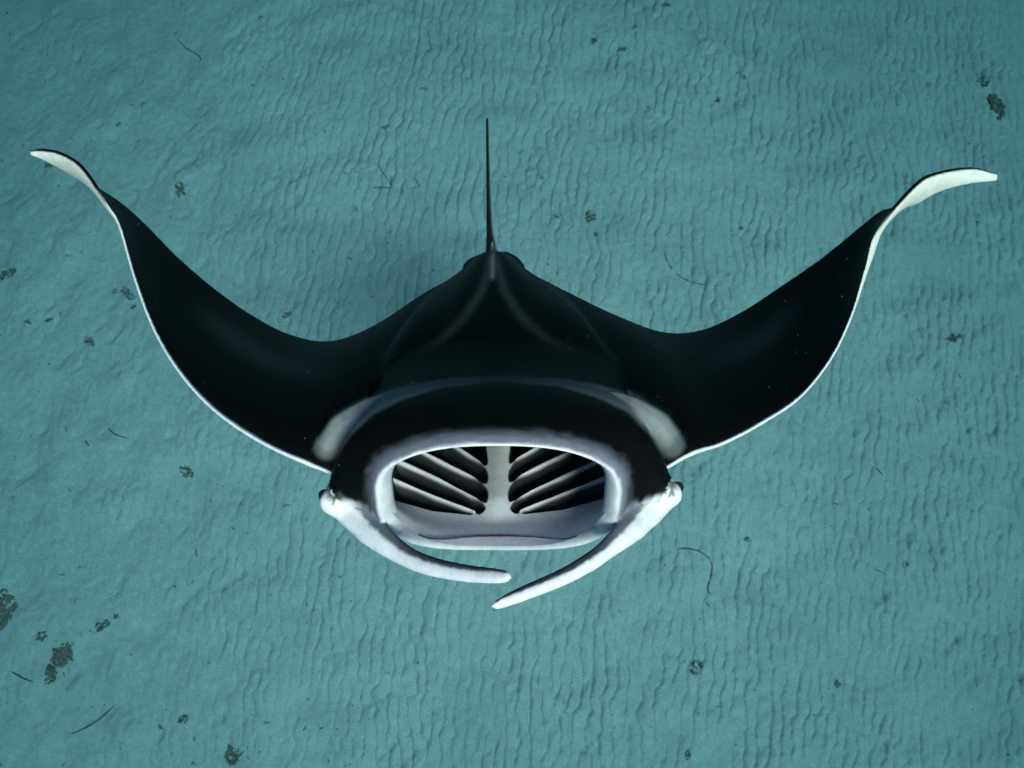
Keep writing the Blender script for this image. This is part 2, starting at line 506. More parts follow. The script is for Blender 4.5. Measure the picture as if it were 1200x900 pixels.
# lower jaw is a little shorter and its lip thin; the upper lip arches forward in the middle
front = np.exp(-((ringpos - 10) / 4.0)**2)
hb = hb + front * (0.03 * smooth(-hz, .02, .15) - 0.012 * smooth(hz, .05, .12))
hv = np.stack([hx, hb, hz], -1)
# cheek bumps that carry the eyes and the roots of the head fins
for s_, off in ((-1, 0.0), (1, 0.008)):
    cpt = np.array([s_ * (.392 + off), .095, -.076 + (.012 if s_ > 0 else 0)])
    q = hv - cpt
    d2 = (q**2).sum(-1)
    w_ = np.exp(-d2 / (2 * .055**2)) * smooth(ringpos, 11, 14)
    hv[..., 0] += s_ * .045 * w_
    hv[..., 1] -= .035 * w_
    # a notch behind the cheek where the wing root begins
    cpt = np.array([s_ * .40, .20, .09])
    w_ = np.exp(-((hv - cpt)**2).sum(-1) / (2 * .04**2)) * smooth(ringpos, 12, 14)
    hv[..., 0] -= s_ * .02 * w_; hv[..., 2] -= .02 * w_
Vh = hv.reshape(-1, 3)
zz = hv[..., 2]; xx = hv[..., 0]; rp = ringpos
nz = np.interp((th * 9) % 50, np.arange(50), rng.random(50))[None] - .5
hn = vnoise((NH, NT), 4, 30, 21, NH)
lipw = smooth(rp, 7.2, 8.4)
col = np.zeros((NH, NT, 3)) + DARK
inner_t = smooth(rp, 4.2, 6.2)
wallc = mix(DARK, GREY * 1.1, inner_t[..., None])
col = wallc
lipc = mix(WHITE, np.array([.40, .44, .44]), (smooth(-zz, -.06, .12) * .75)[..., None])
lipc = mix(lipc, np.array([.40, .43, .43]), (smooth(np.abs(xx), .17, .25) * .6)[..., None])
sp = vnoise((NH, NT), 1.2, 4, 22, NH)
lipc = lipc * (1 - .10 * smooth(sp, .6, 2.0))[..., None]
col = mix(col, lipc, smooth(rp + .12 * hn, 6.6, 9.6)[..., None])
slate = smooth(rp + .10 * hn, 9.7, 11.0)
is_low = smooth(-zz + .006 * hn, .08, .12) * (1 - smooth(np.abs(xx), .235, .27))
col = mix(col, SLATE, (slate * (1 - is_low))[..., None])
blk = smooth(rp + .08 * hn, 11.2, 12.7)
cheek = smooth(zz + .007 * hn, -.085, -.045)
col = mix(col, BLACK, (blk * cheek)[..., None])
low = smooth(rp + .12 * hn, 12.3, 13.5) * (1 - cheek)
blot = smooth(hn, .55, 1.3) * smooth(zz, -.10, -.05)
col = mix(col, mix(WHITE, SLATE * .6, (blot * .8)[..., None]), low[..., None])
col = col.reshape(-1, 3)
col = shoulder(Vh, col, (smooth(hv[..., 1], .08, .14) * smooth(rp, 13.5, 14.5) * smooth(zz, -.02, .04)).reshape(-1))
Fh = grid_faces(NH, NT, True)
ids = np.arange(NT)
capA = np.stack([np.roll(ids, -1), ids, np.full(NT, NH * NT)], -1)
capB = np.stack([ids + (NH - 1) * NT, np.roll(ids, -1) + (NH - 1) * NT, np.full(NT, NH * NT + 1)], -1)
Vh = np.vstack([Vh, hv[0].mean(0)[None], hv[-1].mean(0)[None]])
col = np.vstack([col, DARK[None], WHITE[None]])
add_src(Vh, np.vstack([Fh[:, [0, 1, 2]], Fh[:, [0, 2, 3]], capA, capB]), col)

# --- sweeps: cephalic fins and tail
def sweep(pts, n, nr, colfun, frame_up):
    """pts rows: body xyz, half width, half thickness"""
    S = spline(pts, n)
    c_ = S[:, :3]; w_ = np.clip(S[:, 3], .0008, 1); t_ = np.clip(S[:, 4], .0008, 1)
    tg = np.gradient(c_, axis=0); tg /= np.linalg.norm(tg, axis=1, keepdims=True)
    up = np.asarray(frame_up, float)
    if up.ndim == 1: up = np.repeat(up[None], n, 0)
    a_ = up - (up * tg).sum(1, keepdims=True) * tg; a_ /= np.linalg.norm(a_, axis=1, keepdims=True)
    k_ = np.cross(tg, a_)
    an = np.linspace(0, 2 * np.pi, nr, endpoint=False)
    v = c_[:, None] + a_[:, None] * (w_[:, None] * np.cos(an)[None])[..., None] + k_[:, None] * (t_[:, None] * np.sin(an)[None])[..., None]
    f = grid_faces(n, nr, True)
    ids = np.arange(nr)
    cA = np.stack([np.roll(ids, -1), ids, np.full(nr, n * nr)], -1)
    cB = np.stack([ids + (n - 1) * nr, np.roll(ids, -1) + (n - 1) * nr, np.full(nr, n * nr + 1)], -1)
    V_ = np.vstack([v.reshape(-1, 3), c_[:1], c_[-1:]])
    f = np.vstack([f[:, [0, 1, 2]], f[:, [0, 2, 3]], cA, cB])
    ss = np.repeat(np.linspace(0, 1, n)[:, None], nr, 1); aa = np.repeat(np.cos(an)[None], n, 0)
    col = colfun(ss, aa).reshape(-1, 3)
    col = np.vstack([col, col[:1], col[-1:]])
    # outward orientation
    p = V_[f[0]]
    if np.dot(np.cross(p[1] - p[0], p[2] - p[0]), p.mean(0) - c_[0]) < 0: f = f[:, ::-1]
    return V_, f, col

def fin_color(ss, aa):
    h_ = vnoise(ss.shape, 3, 14, 31, ss.shape[0])
    edge_ = .10 + .12 * (1 - smooth(ss, .12, .42)) + .3 * smooth(ss, .55, .95)
    dk = smooth(aa + .035 * h_, edge_ - .06, edge_ + .12) * (1 - smooth(ss, .86, .95))
    base = mix(WHITE, np.array([.36, .40, .47]), (.55 * smooth(-aa + .05 * h_, .55, .98))[..., None])  # bluish shading along the lower edge, painted into the white
    dark = mix(SLATE * .8, SLATE * .3, smooth(ss, .15, .5)[..., None])
    c_ = base + (dark - base) * dk[..., None]
    return c_
finL = [(404, 580, 1.79, 20), (415, 600, 1.73, 27), (439, 625, 1.66, 20), (471, 649, 1.60, 14.5), (503, 663, 1.55, 13.5), (544, 671.5, 1.50, 12.5), (574, 674.5, 1.465, 11.5), (592, 676, 1.445, 9.0), (600, 676.5, 1.437, 2.5)]
finR = [(774, 575, 1.79, 20), (760, 596, 1.73, 27), (737, 621, 1.66, 19), (712, 643, 1.61, 13.5), (692, 658, 1.57, 12.5), (660, 676, 1.52, 11.5), (622, 692, 1.46, 10.5), (598, 702, 1.43, 9.0), (582, 709, 1.415, 6.0), (576, 711.5, 1.41, 1.5)]
for k, fin in enumerate((finL, finR)):
    pts = []
    for i, (u, v, d, hw) in enumerate(fin):
        w_ = hw / FPX * d * .86
        pts.append(np.concatenate([bp(u, v, d), [w_, np.interp(i, [0, 2, len(fin) - 2, len(fin) - 1], [.035, .014, .007, .002])]]))
    upc = []
    n = 110
    S = spline(pts, n)
    cmid = bp(588, 575, 1.6)
    upv = cmid[None] - S[:, :3]
    # broad side faces the viewer in front, the inner edge leans back towards the mouth
    V_, f_, c_ = sweep(pts, n, 44, fin_color, upv)
    add_src(V_, f_, c_)

for kb in ([(412, 578, 1.77, .034), (400, 584, 1.745, .036), (389, 588, 1.73, .036), (381, 589.5, 1.72, .032), (375, 590.5, 1.715, .022), (371.5, 591, 1.712, .006)],
           [(762, 571, 1.77, .034), (775, 576, 1.745, .036), (786, 579, 1.73, .036), (793, 580.5, 1.72, .032), (799, 581.5, 1.715, .022), (802.5, 582, 1.712, .006)]):
    kp = [np.concatenate([bp(u_, v_, d_), [w_, w_ * .9]]) for u_, v_, d_, w_ in kb]
    def knob_color(s, a):
        h_ = vnoise(s.shape, 3, 12, 33, s.shape[0])
        dk = smooth(a + .35 * h_, .35, .8) * (1 - smooth(s, .5, .85))
        return WHITE + (SLATE * .35 - WHITE) * dk[..., None]
    V_, f_, c_ = sweep(kp, 40, 36, knob_color, (0, 0, 1))
    add_src(V_, f_, c_)

for sr in ([(387, 543, 1.85, .012), (390, 530, 1.87, .046), (404, 504, 1.885, .055), (432, 483, 1.89, .042), (460, 470, 1.885, .022), (478, 463, 1.88, .006)],
           [(789, 538, 1.85, .012), (784, 525, 1.87, .042), (769, 502, 1.885, .055), (740, 481, 1.89, .042), (712, 468, 1.885, .022), (694, 461, 1.88, .006)]):
    kp = [np.concatenate([bp(u_, v_, d_), [w_, w_]]) for u_, v_, d_, w_ in sr]
    V_, f_, c_ = sweep(kp, 60, 36, lambda s, a: np.zeros(s.shape + (3,)) + BLACK, (0, 0, 1))
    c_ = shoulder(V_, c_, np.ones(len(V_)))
    add_src(V_, f_, c_)

tail_px = [(577, 330, 2.86, .030), (576.5, 312, 3.0, .030), (576, 296, 3.12, .026), (575, 283, 3.22, .020), (574, 270, 3.3, .0155), (573, 245, 3.45, .0125), (572.3, 215, 3.63, .0105), (571.6, 180, 3.85, .0092), (571.2, 155, 4.0, .0085), (571, 141, 4.09, .0075), (571, 138.5, 4.1, .002)]
pts = [np.concatenate([bp(u, v, d), [r_, r_]]) for u, v, d, r_ in tail_px]
V_, f_, c_ = sweep(pts, 120, 28, lambda s, a: np.zeros(s.shape + (3,)) + np.array([.014, .016, .018]) + .45 * (np.clip(a - .6, 0, 1) * smooth(s, .08, .2))[..., None], (1, 0, .3))  # lit right edge of the tail painted into its colour
add_src(V_, f_, c_)
for lobe in ([(574, 303, 3.08, .018), (564, 303, 3.09, .028), (555, 306, 3.09, .026), (546, 313, 3.06, .014), (543, 316, 3.05, .004)],
             [(582, 301, 3.08, .018), (592, 300, 3.09, .030), (601, 304, 3.09, .028), (611, 312, 3.06, .014), (614, 315, 3.05, .004)]):
    lp = [np.concatenate([bp(u_, v_, d_), [w_, min(.011, w_)]]) for u_, v_, d_, w_ in lobe]
    V_, f_, c_ = sweep(lp, 30, 26, lambda s, a: np.zeros(s.shape + (3,)) + np.array([.008, .009, .009]), (0, 1, .25))
    add_src(V_, f_, c_)
# small dorsal fin in front of the tail root, its lit front edge painted pale
dpts = [np.concatenate([bp(576.5, 318, 2.95) + np.array([0, 0, z_ + .036]) + np.array([0, bo, 0]), [w_, t_]]) for z_, bo, w_, t_ in
        ((-.02, .0, .07, .012), (.015, .03, .06, .010), (.035, .06, .04, .008), (.05, .085, .018, .005), (.054, .095, .004, .003))]
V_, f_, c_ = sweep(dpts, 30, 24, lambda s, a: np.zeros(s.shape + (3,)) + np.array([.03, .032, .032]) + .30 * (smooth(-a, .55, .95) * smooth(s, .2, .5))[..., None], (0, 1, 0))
add_src(V_, f_, c_)

SV = np.vstack(src_v); SF = np.vstack(src_f); SCOL = np.vstack(src_c)
raw = mesh_obj('body', SV, SF, None)
md = raw.modifiers.new('r', 'REMESH')
md.mode = 'VOXEL'; md.voxel_size = 0.0046; md.adaptivity = 0.0
dg = bpy.context.evaluated_depsgraph_get()
me = bpy.data.meshes.new_from_object(raw.evaluated_get(dg))
bpy.data.objects.remove(raw)
nv = len(me.vertices)
co = np.empty(nv * 3, np.float32); me.vertices.foreach_get('co', co); co = co.reshape(-1, 3).astype(float)
ed = np.empty(len(me.edges) * 2, np.int32); me.edges.foreach_get('vertices', ed); ed = ed.reshape(-1, 2)
deg = np.bincount(ed.ravel(), minlength=nv)[:, None].astype(float)
co0 = co.copy()
def lap(c_):
    s_ = np.zeros_like(c_)
    for k in range(c_.shape[1]):
        s_[:, k] = np.bincount(ed[:, 0], c_[ed[:, 1], k], nv) + np.bincount(ed[:, 1], c_[ed[:, 0], k], nv)
    return s_ / np.maximum(deg, 1) - c_
for it in range(8):                      # volume-keeping smoothing
    co = co + .55 * lap(co)
    co = co - .57 * lap(co)
# extra softening along the seams between head, wings and fins
pxs = body2px(co)
seam = np.zeros(nv)
for pl, wd in (([(392, 552), (402, 530), (412, 505), (425, 467), (440, 430)], 30), ([(785, 548), (774, 528), (764, 500), (748, 460), (735, 425)], 30)):
    d_, _ = seg_dist(pxs, pl); seam = np.maximum(seam, 1 - smooth(d_, wd * .4, wd))
root = np.zeros(nv)
for z_ in (bp(404, 592, 1.72), bp(774, 588, 1.72)):
    root = np.maximum(root, 1 - smooth(np.linalg.norm(co - z_, axis=1), .06, .11))
seam *= smooth(np.abs(co[:, 0]), .30, .33)
back = smooth(co[:, 1], .30, .42) * (1 - smooth(co[:, 1], 1.25, 1.45)) * (1 - smooth(np.abs(co[:, 0]), .5, .62)) * (co[:, 2] > 0)
back *= np.where(co[:, 1] < .66, smooth(co[:, 2], .10, .118) * 1.0, 1.0)
back = np.where((co[:, 1] < .66) & (np.abs(co[:, 0]) > .34), 1.0 * (co[:, 2] > 0) * smooth(co[:, 1], .30, .42) * (1 - smooth(np.abs(co[:, 0]), .5, .62)), back)
root *= smooth(np.abs(co[:, 0]), .275, .30)
def relax(mask, n, k):
    global co
    act = np.where(mask > 1e-3)[0]
    rel = (mask[ed[:, 0]] > 1e-3) | (mask[ed[:, 1]] > 1e-3)
    used, inv = np.unique(ed[rel], return_inverse=True)
    e2 = inv.reshape(-1, 2); m = len(used)
    dg_ = np.bincount(e2.ravel(), minlength=m)[:, None].astype(float)
    w = (k * mask[used])[:, None]; c_ = co[used]
    for it in range(n):
        s_ = np.stack([np.bincount(e2[:, 0], c_[e2[:, 1], q], m) + np.bincount(e2[:, 1], c_[e2[:, 0], q], m) for q in range(3)], -1)
        c_ = c_ + w * (s_ / dg_ - c_)
    co[used] = c_
relax(np.maximum(seam * .7, root), 70, .5)
relax(back, 140, .6)
bvh = BVHTree.FromPolygons(SV.tolist(), SF.tolist(), epsilon=0.0)
cl = np.empty((nv, 3))
tris = SV[SF]
for i in range(nv):
    p, n_, fi, d_ = bvh.find_nearest(co0[i])
    a_, b_, c_ = tris[fi]
    v0 = b_ - a_; v1 = c_ - a_; v2 = np.array(p) - a_
    d00 = v0 @ v0; d01 = v0 @ v1; d11 = v1 @ v1; d20 = v2 @ v0; d21 = v2 @ v1
    den = d00 * d11 - d01 * d01
    if abs(den) < 1e-16: w1 = w2 = 0.0
    else:
        w1 = (d11 * d20 - d01 * d21) / den; w2 = (d00 * d21 - d01 * d20) / den
    f_ = SF[fi]
    cl[i] = SCOL[f_[0]] * (1 - w1 - w2) + SCOL[f_[1]] * w1 + SCOL[f_[2]] * w2
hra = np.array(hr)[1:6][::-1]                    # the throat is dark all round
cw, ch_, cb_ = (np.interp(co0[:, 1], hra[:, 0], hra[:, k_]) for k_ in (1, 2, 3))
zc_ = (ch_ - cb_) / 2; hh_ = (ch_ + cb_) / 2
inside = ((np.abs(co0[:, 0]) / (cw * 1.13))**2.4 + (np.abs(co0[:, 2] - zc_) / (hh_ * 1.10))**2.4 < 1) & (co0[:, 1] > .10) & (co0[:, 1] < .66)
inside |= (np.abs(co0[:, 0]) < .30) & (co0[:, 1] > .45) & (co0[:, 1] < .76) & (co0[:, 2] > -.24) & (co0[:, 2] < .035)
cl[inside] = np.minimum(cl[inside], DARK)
cl = np.clip(cl, 0.0015, 1)
me.vertices.foreach_set('co', co.astype(np.float32).ravel())
at = me.color_attributes.new('tone', 'FLOAT_COLOR', 'POINT')
at.data.foreach_set('color', np.hstack([cl, np.ones((nv, 1))]).astype(np.float32).ravel())
me.materials.clear(); me.materials.append(M_SKIN)
me.polygons.foreach_set('use_smooth', np.ones(len(me.polygons), bool))
me.update()
me.name = 'body'
body = bpy.data.objects.new('body', me)
COL.objects.link(body); body.parent = manta
print('body verts', nv, len(me.polygons))

# --- mouth floor with the gill bars, one relief cut into its pieces
bx = np.linspace(-1, 1, 420); bbk = np.linspace(.010, .60, 400)
GS, GB = np.meshgrid(bx, bbk)
GX = GS * np.interp(GB, [.01, .05, .1, .2, .35, .6], [.246, .256, .276, .300, .315, .315])
zf = -.161 - .010 * smooth(GB, .03, .14) + np.abs(GS)**4 * mix(.10, .05, smooth(GB, .06, .2))
zf += .018 * np.exp(-(GX / .05)**2) * smooth(GB, .10, .2)
P = body2px(np.stack([GX, GB, zf], -1)).reshape(-1, 2)
barsL = [[(556, 600), (510, 583), (463, 563), (430, 549)], [(571, 592), (545, 578), (512, 561), (477, 545), (440, 529)],
         [(572, 570), (555, 560), (528, 547), (499, 532), (460, 512)], [(572, 549), (556, 538), (533, 523), (505, 505)]]
barsR = [[(610, 599), (658, 580), (707, 561), (740, 548)], [(596, 591), (625, 575), (658, 560), (691, 545), (730, 527)],
         [(594, 569), (612, 557), (640, 543), (666, 531), (706, 511)], [(594, 548), (610, 536), (634, 522), (664, 504)]]
u, v = P[:, 0], P[:, 1]
colw = 11.8 + 2.5 * np.exp(-((v - 520) / 14)**2) + 5 * np.exp(-((v - 602) / 6)**2)
d_col = np.abs(u - 583.5) - colw
floor_y = np.interp(u, [430, 462, 507, 551, 568, 583, 600, 615, 660, 707, 735], [572, 586, 598.5, 603, 603, 600, 603, 602, 597, 584, 570])
d_floor = floor_y - v                          # > 0 above the floor edge
d_bar = []
for bl in barsL + barsR:
    d_, p_ = seg_dist(P, bl)
    wob = np.sin(p_ * 9 + len(d_bar) * 1.7) * .35 + np.sin(p_ * 23 + len(d_bar) * 2.9) * .2
    d_bar.append(d_ - np.interp(p_, [0, .25, .6, 1], [1.3, 1.5, 2.2, 1.8]) - wob)
d_bar = np.array(d_bar)
def smin(a, b_, k):
    h_ = np.clip(.5 + .5 * (b_ - a) / k, 0, 1)
    return b_ * (1 - h_) + a * h_ - k * h_ * (1 - h_)
dd = smin(d_col, d_floor, 9)
kk = 3.0 + 7.0 * (1 - smooth(d_col, 4, 22))
for k in range(len(d_bar)): dd = smin(dd, d_bar[k] + .25 * (kk - 3), kk)
depth = smooth(dd, -.6, 5.0)
barround = np.zeros_like(u)
zz_ = zf.reshape(-1) - .055 * depth - .03 * smooth(dd, 3, 12)
dmin = d_bar.min(0)
zz_ += .006 * np.clip(1 - ((dmin + 3) / 3.2)**2, 0, 1) * smooth(d_col, 0, 8)
tex = vnoise(GX.shape, .004, .03, 41, .55).reshape(-1)
lin = np.array([.70, .69, .68]) * (1 - .08 * smooth(d_col, 2, 20) * smooth(d_floor, 0, 8))[:, None]
cm = mix(lin * (1 + .05 * tex)[:, None], DARK[None] * 1.8, smooth(dd + .03 * tex, -.9, .7)[:, None])
VM = np.stack([GX.reshape(-1), GB.reshape(-1), zz_], -1)
gq = grid_faces(len(bbk), len(bx))
fc = lambda arr: arr[gq].mean(1)
f_bar = np.stack([fc(db) for db in d_bar]); f_col = fc(d_col); f_floor = fc(d_floor)
lab = np.full(len(gq), -1)
bi = f_bar.argmin(0); isb = (f_bar.min(0) < 1.0) & (f_col > 1.0) & (f_floor > 1.0)
lab[isb] = bi[isb]
def normals_of():
    Gv = VM.reshape(len(bbk), len(bx), 3)
    n_ = np.cross(np.gradient(Gv, axis=1), np.gradient(Gv, axis=0))
    n_ /= np.linalg.norm(n_, axis=-1, keepdims=True)
    return n_.reshape(-1, 3)
NMV = normals_of()
for k in range(-1, len(d_bar)):
    fs = gq[lab == k]
    if not len(fs): continue
    used, inv = np.unique(fs, return_inverse=True)
    o = mesh_obj('mouth_floor' if k < 0 else 'gill_bar', VM[used], inv.reshape(-1, 4), M_MOUTH, manta, True, cm[used])
    o.data.normals_split_custom_set_from_vertices(NMV[used].tolist())

# --- tooth band along the lower jaw
tb_px = [(489, 630.5), (493, 634), (499, 635.4), (515, 633.2), (533, 631), (552, 629.3), (570, 628.4), (584, 628.2), (598, 628.4), (620, 629.3), (637, 630.4), (655, 632.6), (667, 634.2), (672, 633), (677, 630)]
def floor_hit(u0, v0):
    P2 = P
    i = np.argmin((P2[:, 0] - u0)**2 + (P2[:, 1] - v0)**2)
    return VM[i]
tpts = [np.concatenate([floor_hit(u_, v_) + np.array([0, 0, .0012]), [mix(.0012, .0034, math.exp(-((u_ - 584) / 22)**2)), .0015]]) for u_, v_ in tb_px]
tp = np.array(tpts); tp[1:-1, :3] = .25 * tp[:-2, :3] + .5 * tp[1:-1, :3] + .25 * tp[2:, :3]
V_, f_, c_ = sweep(tp, 140, 8, lambda s, a: np.zeros(s.shape + (3,)), (0, 1, 0))
V_[:-2] += rng.normal(0, .0005, (len(V_) - 2, 3))
o = mesh_obj('tooth_band', V_, f_, M_TOOTH, manta)
o['label'] = 'thin brown tooth band along the lower jaw'

# --- eyes on the outer side of the cheek bumps
for s_ in (-1, 1):
    bm = bmesh.new()
    bmesh.ops.create_uvsphere(bm, u_segments=20, v_segments=12, radius=.014)
    me_ = bpy.data.meshes.new('eye'); bm.to_mesh(me_); bm.free()
    me_.materials.append(M_EYE)
    me_.polygons.foreach_set('use_smooth', np.ones(len(me_.polygons), bool))
    o = bpy.data.objects.new('eye', me_); COL.objects.link(o); o.parent = manta
    o.location = bp(380, 580, 1.752) if s_ < 0 else bp(794.5, 571, 1.752)

# ------------------------------------------------------------------ scraps on the sand
def scrap(name, u_, v_, size, stretch, ang, seed, mat, leaves=None):
    """a crumpled scrap of dead weed: ragged overlapping leaf blades lying on the sand"""
    r = random.Random(seed)
    w = ground(u_, v_)
    bm = bmesh.new()
    n = leaves or max(5, int(size * 1300 * .1))
    for k in range(n):
        a0 = r.uniform(0, 2 * math.pi)
        rad = size * .42 * math.sqrt(r.random())
        px_, py_ = rad * math.cos(a0) * stretch, rad * math.sin(a0) / stretch
        ln = size * r.uniform(.10, .34); wd = ln * r.uniform(.2, .55); da = r.gauss(0, .9)
        zb = r.uniform(.002, .010)
        vs = []
        m_ = 6
        lv, rv = [], []
        for i in range(m_):
            f = i / (m_ - 1)
            x = (f - .5) * ln; hw = wd * .5 * math.sin(math.pi * (f * .86 + .07)) * r.uniform(.55, 1.25)
            zc = zb + .010 * r.random() * math.sin(f * 3.1)
            for sgn, arr in ((1, lv), (-1, rv)):
                y = sgn * hw
                X = px_ + x * math.cos(da) - y * math.sin(da); Y = py_ + x * math.sin(da) + y * math.cos(da)
                arr.append(bm.verts.new((X, Y, zc + r.uniform(-.002, .003))))
        for i in range(m_ - 1):
            bm.faces.new((lv[i], rv[i], rv[i + 1], lv[i + 1]))
    bmesh.ops.solidify(bm, geom=bm.faces[:], thickness=.0022)
    me_ = bpy.data.meshes.new(name); bm.to_mesh(me_); bm.free()
    me_.materials.append(mat)
    o = bpy.data.objects.new(name, me_); COL.objects.link(o)
    o.location = (w[0], w[1], sand_z(w[0], w[1]) + .002)
    o.rotation_euler = (0, 0, ang)
    return o

PXM = 0.0059
# (u, v, size px, stretch, angle deg, label, group)
CLUMPS = [
    (212, 223, 19, 1.35, 110, 'ragged brown weed scrap on bare sand behind the wing tip beside the weed crumbs', None),
    (60, 194, 13, 1.1, 30, 'pale weed scrap on the sand right under a white wing tip', None),
    (72, 769, 36, 1.6, 60, 'longest dark leaf scrap on the bare sand beside two smaller scraps', None),
    (62, 794, 15, 1.5, 50, 'small narrow leaf scrap just below the longest dark leaf scrap', None),
    (50, 746, 15, 1.1, 10, 'small rounded dark scrap beside the longest dark leaf scrap', None),
    (4, 713, 42, 1.3, 95, 'large lacy dark weed clump with fringed edge on bare sand', None),
    (1152, 97, 20, 1.2, 20, 'blurred dark weed clump beside a taller dark clump on rippled sand', None),
    (1167, 127, 30, 1.6, 100, 'tall narrow dark weed clump on rippled sand beyond a white wing tip', None),
    (692, 254, 17, 1.1, 80, 'dark square weed tuft on the ripples beyond the tail root', None),
    (653, 253, 8, 1.0, 0, 'small dark crumb on the ripples between tail and square weed tuft', None),
    (698, 275, 9, 1.2, 60, 'small weed crumb just below the dark square weed tuft', None),
    (729, 59, 12, 1.4, 25, 'flat dark flake on the ripples, broadest of the group beyond the tail', None),
    (697, 49, 11, 1.5, 55, 'thin split flake on the ripples beside the broadest flake beyond the tail', None),
    (743, 34, 8, 1.0, 0, 'small dark flake next to the broadest flake beyond the tail', None),
    (782, 7, 11, 1.5, 5, 'oval dark flake lying farthest beyond the tail tip', None),
    (10, 322, 20, 1.4, 30, 'dark spiky weed scrap on the smooth sand outside the wing', None),
    (150, 345, 18, 1.7, 140, 'string of dark weed crumbs close to the white wing edge', None),
    (157, 361, 9, 1.0, 0, 'single weed crumb below the string of crumbs at the wing edge', None),
    (133, 341, 8, 1.0, 0, 'single weed crumb beside the string of crumbs at the wing edge', None),
    (106, 401, 16, 1.4, 150, 'brownish forked weed scrap on smooth sand beside the wing', None),
    (57, 375, 9, 1.3, 10, 'small oval weed crumb on the smooth sand far outside the wing', None),
    (35, 378, 9, 1.6, 170, 'thin weed crumb next to the small oval crumb outside the wing', None),
    (218, 553, 18, 1.3, 160, 'dark weed tuft on sand below the wing near the head', None),
    (187, 853, 8, 1.0, 0, None, None),
    (216, 842, 13, 1.2, 40, 'dark rounded weed tuft on the sand in front of the manta', None),
    (273, 884, 26, 1.2, 60, 'faint brown weed patch with a thin stalk on sand in front of the manta', None),
    (122, 733, 17, 1.2, 30, 'brownish weed crumbs beside a white shell chip on smooth sand', None),
    (138, 721, 8, 1.2, 30, 'tiny weed crumb up beside the brownish crumbs on smooth sand', None),
    (816, 782, 17, 1.2, 70, 'lacy weed tuft on the ripples in front of the curled head fins', None),
    (804, 884, 11, 1.0, 20, 'dark pebble-like weed crumb on ripples in front of the lacy tuft', None),
    (874, 632, 9, 1.2, 0, 'dark bent flake on ripples beside the long curved twig', None),
    (1060, 661, 9, 1.4, 20, 'dark oval flake on ripples below the outer wing', None),
    (982, 802, 9, 1.0, 20, 'brown crumb on the ripples far in front of the wing', None),
    (870, 266, 8, 1.2, 40, 'dark flake on ripples between the tail and the raised wing', None),
    (842, 118, 9, 1.1, 20, 'brown tuft on ripples beyond the raised wing, below a pair of flakes', None),
    (871, 92, 8, 1.4, 130, 'dark flake of a pair on ripples beyond the raised wing', None),
    (864, 86, 6, 1.4, 50, 'smaller flake of the pair on ripples beyond the raised wing', None),
    (338, 370, 11, 1.4, 20, 'dark crumb on sand close behind the wing trailing edge', None),
    (453, 150, 9, 1.3, 20, 'dark oval crumb on ripples above the star of twigs', None),
    (417, 246, 7, 1.2, 40, 'dark oval crumb on ripples below the star of twigs', None),
    (635, 209, 8, 1.0, 40, 'faint round crumb on the ripples beside the tail', None),
    (1117, 396, 18, 1.6, 10, 'faint pale brown weed smear on ripples outside the raised wing', None),
    (306, 22, 7, 1.2, 40, None, None),
    (168, 123, 7, 1.4, 60, None, None),
    (140, 147, 7, 1.4, 30, None, None),
]
for i, (u_, v_, s_, stv, an, lb, gp) in enumerate(CLUMPS):
    name = 'seaweed_scrap' if s_ > 10 else 'seaweed_crumb'
    o = scrap(name, u_, v_, s_ * PXM, stv, math.radians(an), 100 + i, M_WEED, leaves=int(9 + s_ * 1.6))
    if lb is None:
        tag(o, 'tiny loose dark weed crumb lying alone on bare sand', 'seaweed', 'loose weed crumbs on the sand')
    else:
        tag(o, lb, 'seaweed', 'weed scraps on the sand')

def twig(name, lines, r0, label):
    bm_v, bm_f = [], []
    off = 0
    base = ground(*lines[0][0])
    for ln in lines:
        pts = []
        for (u_, v_) in ln:
            w = ground(u_, v_)
            pts.append([w[0] - base[0], w[1] - base[1], sand_z(w[0], w[1]) + .004, r0, r0])
        if len(pts) == 2: pts = [pts[0], [(a + b_) / 2 for a, b_ in zip(*pts)], pts[1]]
        pts = np.array(pts); pts[0, 3:] *= .6; pts[-1, 3:] *= .35
        V_, f_, _ = sweep(pts, 26, 7, lambda s, a: np.zeros(s.shape + (3,)), (0, 0, 1))
        bm_v.append(V_ + rng.normal(0, .0006, V_.shape)); bm_f.append(f_ + off); off += len(V_)
    o = mesh_obj(name, np.vstack(bm_v), np.vstack(bm_f), M_TWIG)
    o.location = (base[0], base[1], 0)
    return tag(o, label, 'twig', 'twigs on the sand')
twig('twig', [[(208, 46), (217, 55), (229, 62), (235, 68), (232, 75)]], .0045, 'thin crooked twig with a hooked end on smooth sand beyond the wing')
twig('twig', [[(444, 195), (451, 206), (458, 216)], [(437, 221), (452, 220.5), (466, 222)], [(458, 206), (459, 222)]], .004, 'star of crossed dark twigs on the ripples beside the tail')
twig('twig', [[(487, 210), (490, 216), (493.5, 220.5)]], .004, 'short straight twig bit next to the star of twigs')
twig('twig', [[(492, 106), (497, 103.5), (502, 107)]], .004, 'short arched twig bit on the ripples beyond the star of twigs')
twig('twig', [[(778, 293), (784, 310), (797, 323), (815, 331), (845, 337)]], .0035, 'long bowed thin twig on the ripples behind the wing')
twig('twig', [[(795, 643), (812, 644), (826, 650), (835, 661), (834, 676), (830, 688), (832, 697)]], .004, 'long hooked dark twig on ripples below the cheek of the manta')
twig('twig', [[(1024, 667), (1032, 670), (1040, 675)]], .0035, 'short slanting twig on ripples beside a dark oval flake')
twig('twig', [[(84, 860), (102, 852), (118, 842), (134, 827)]], .0045, 'long slanting twig on smooth sand in front of the manta')
twig('twig', [[(15, 787), (28, 794), (42, 798)]], .0045, 'thin slanting twig on sand near the small narrow leaf scrap')
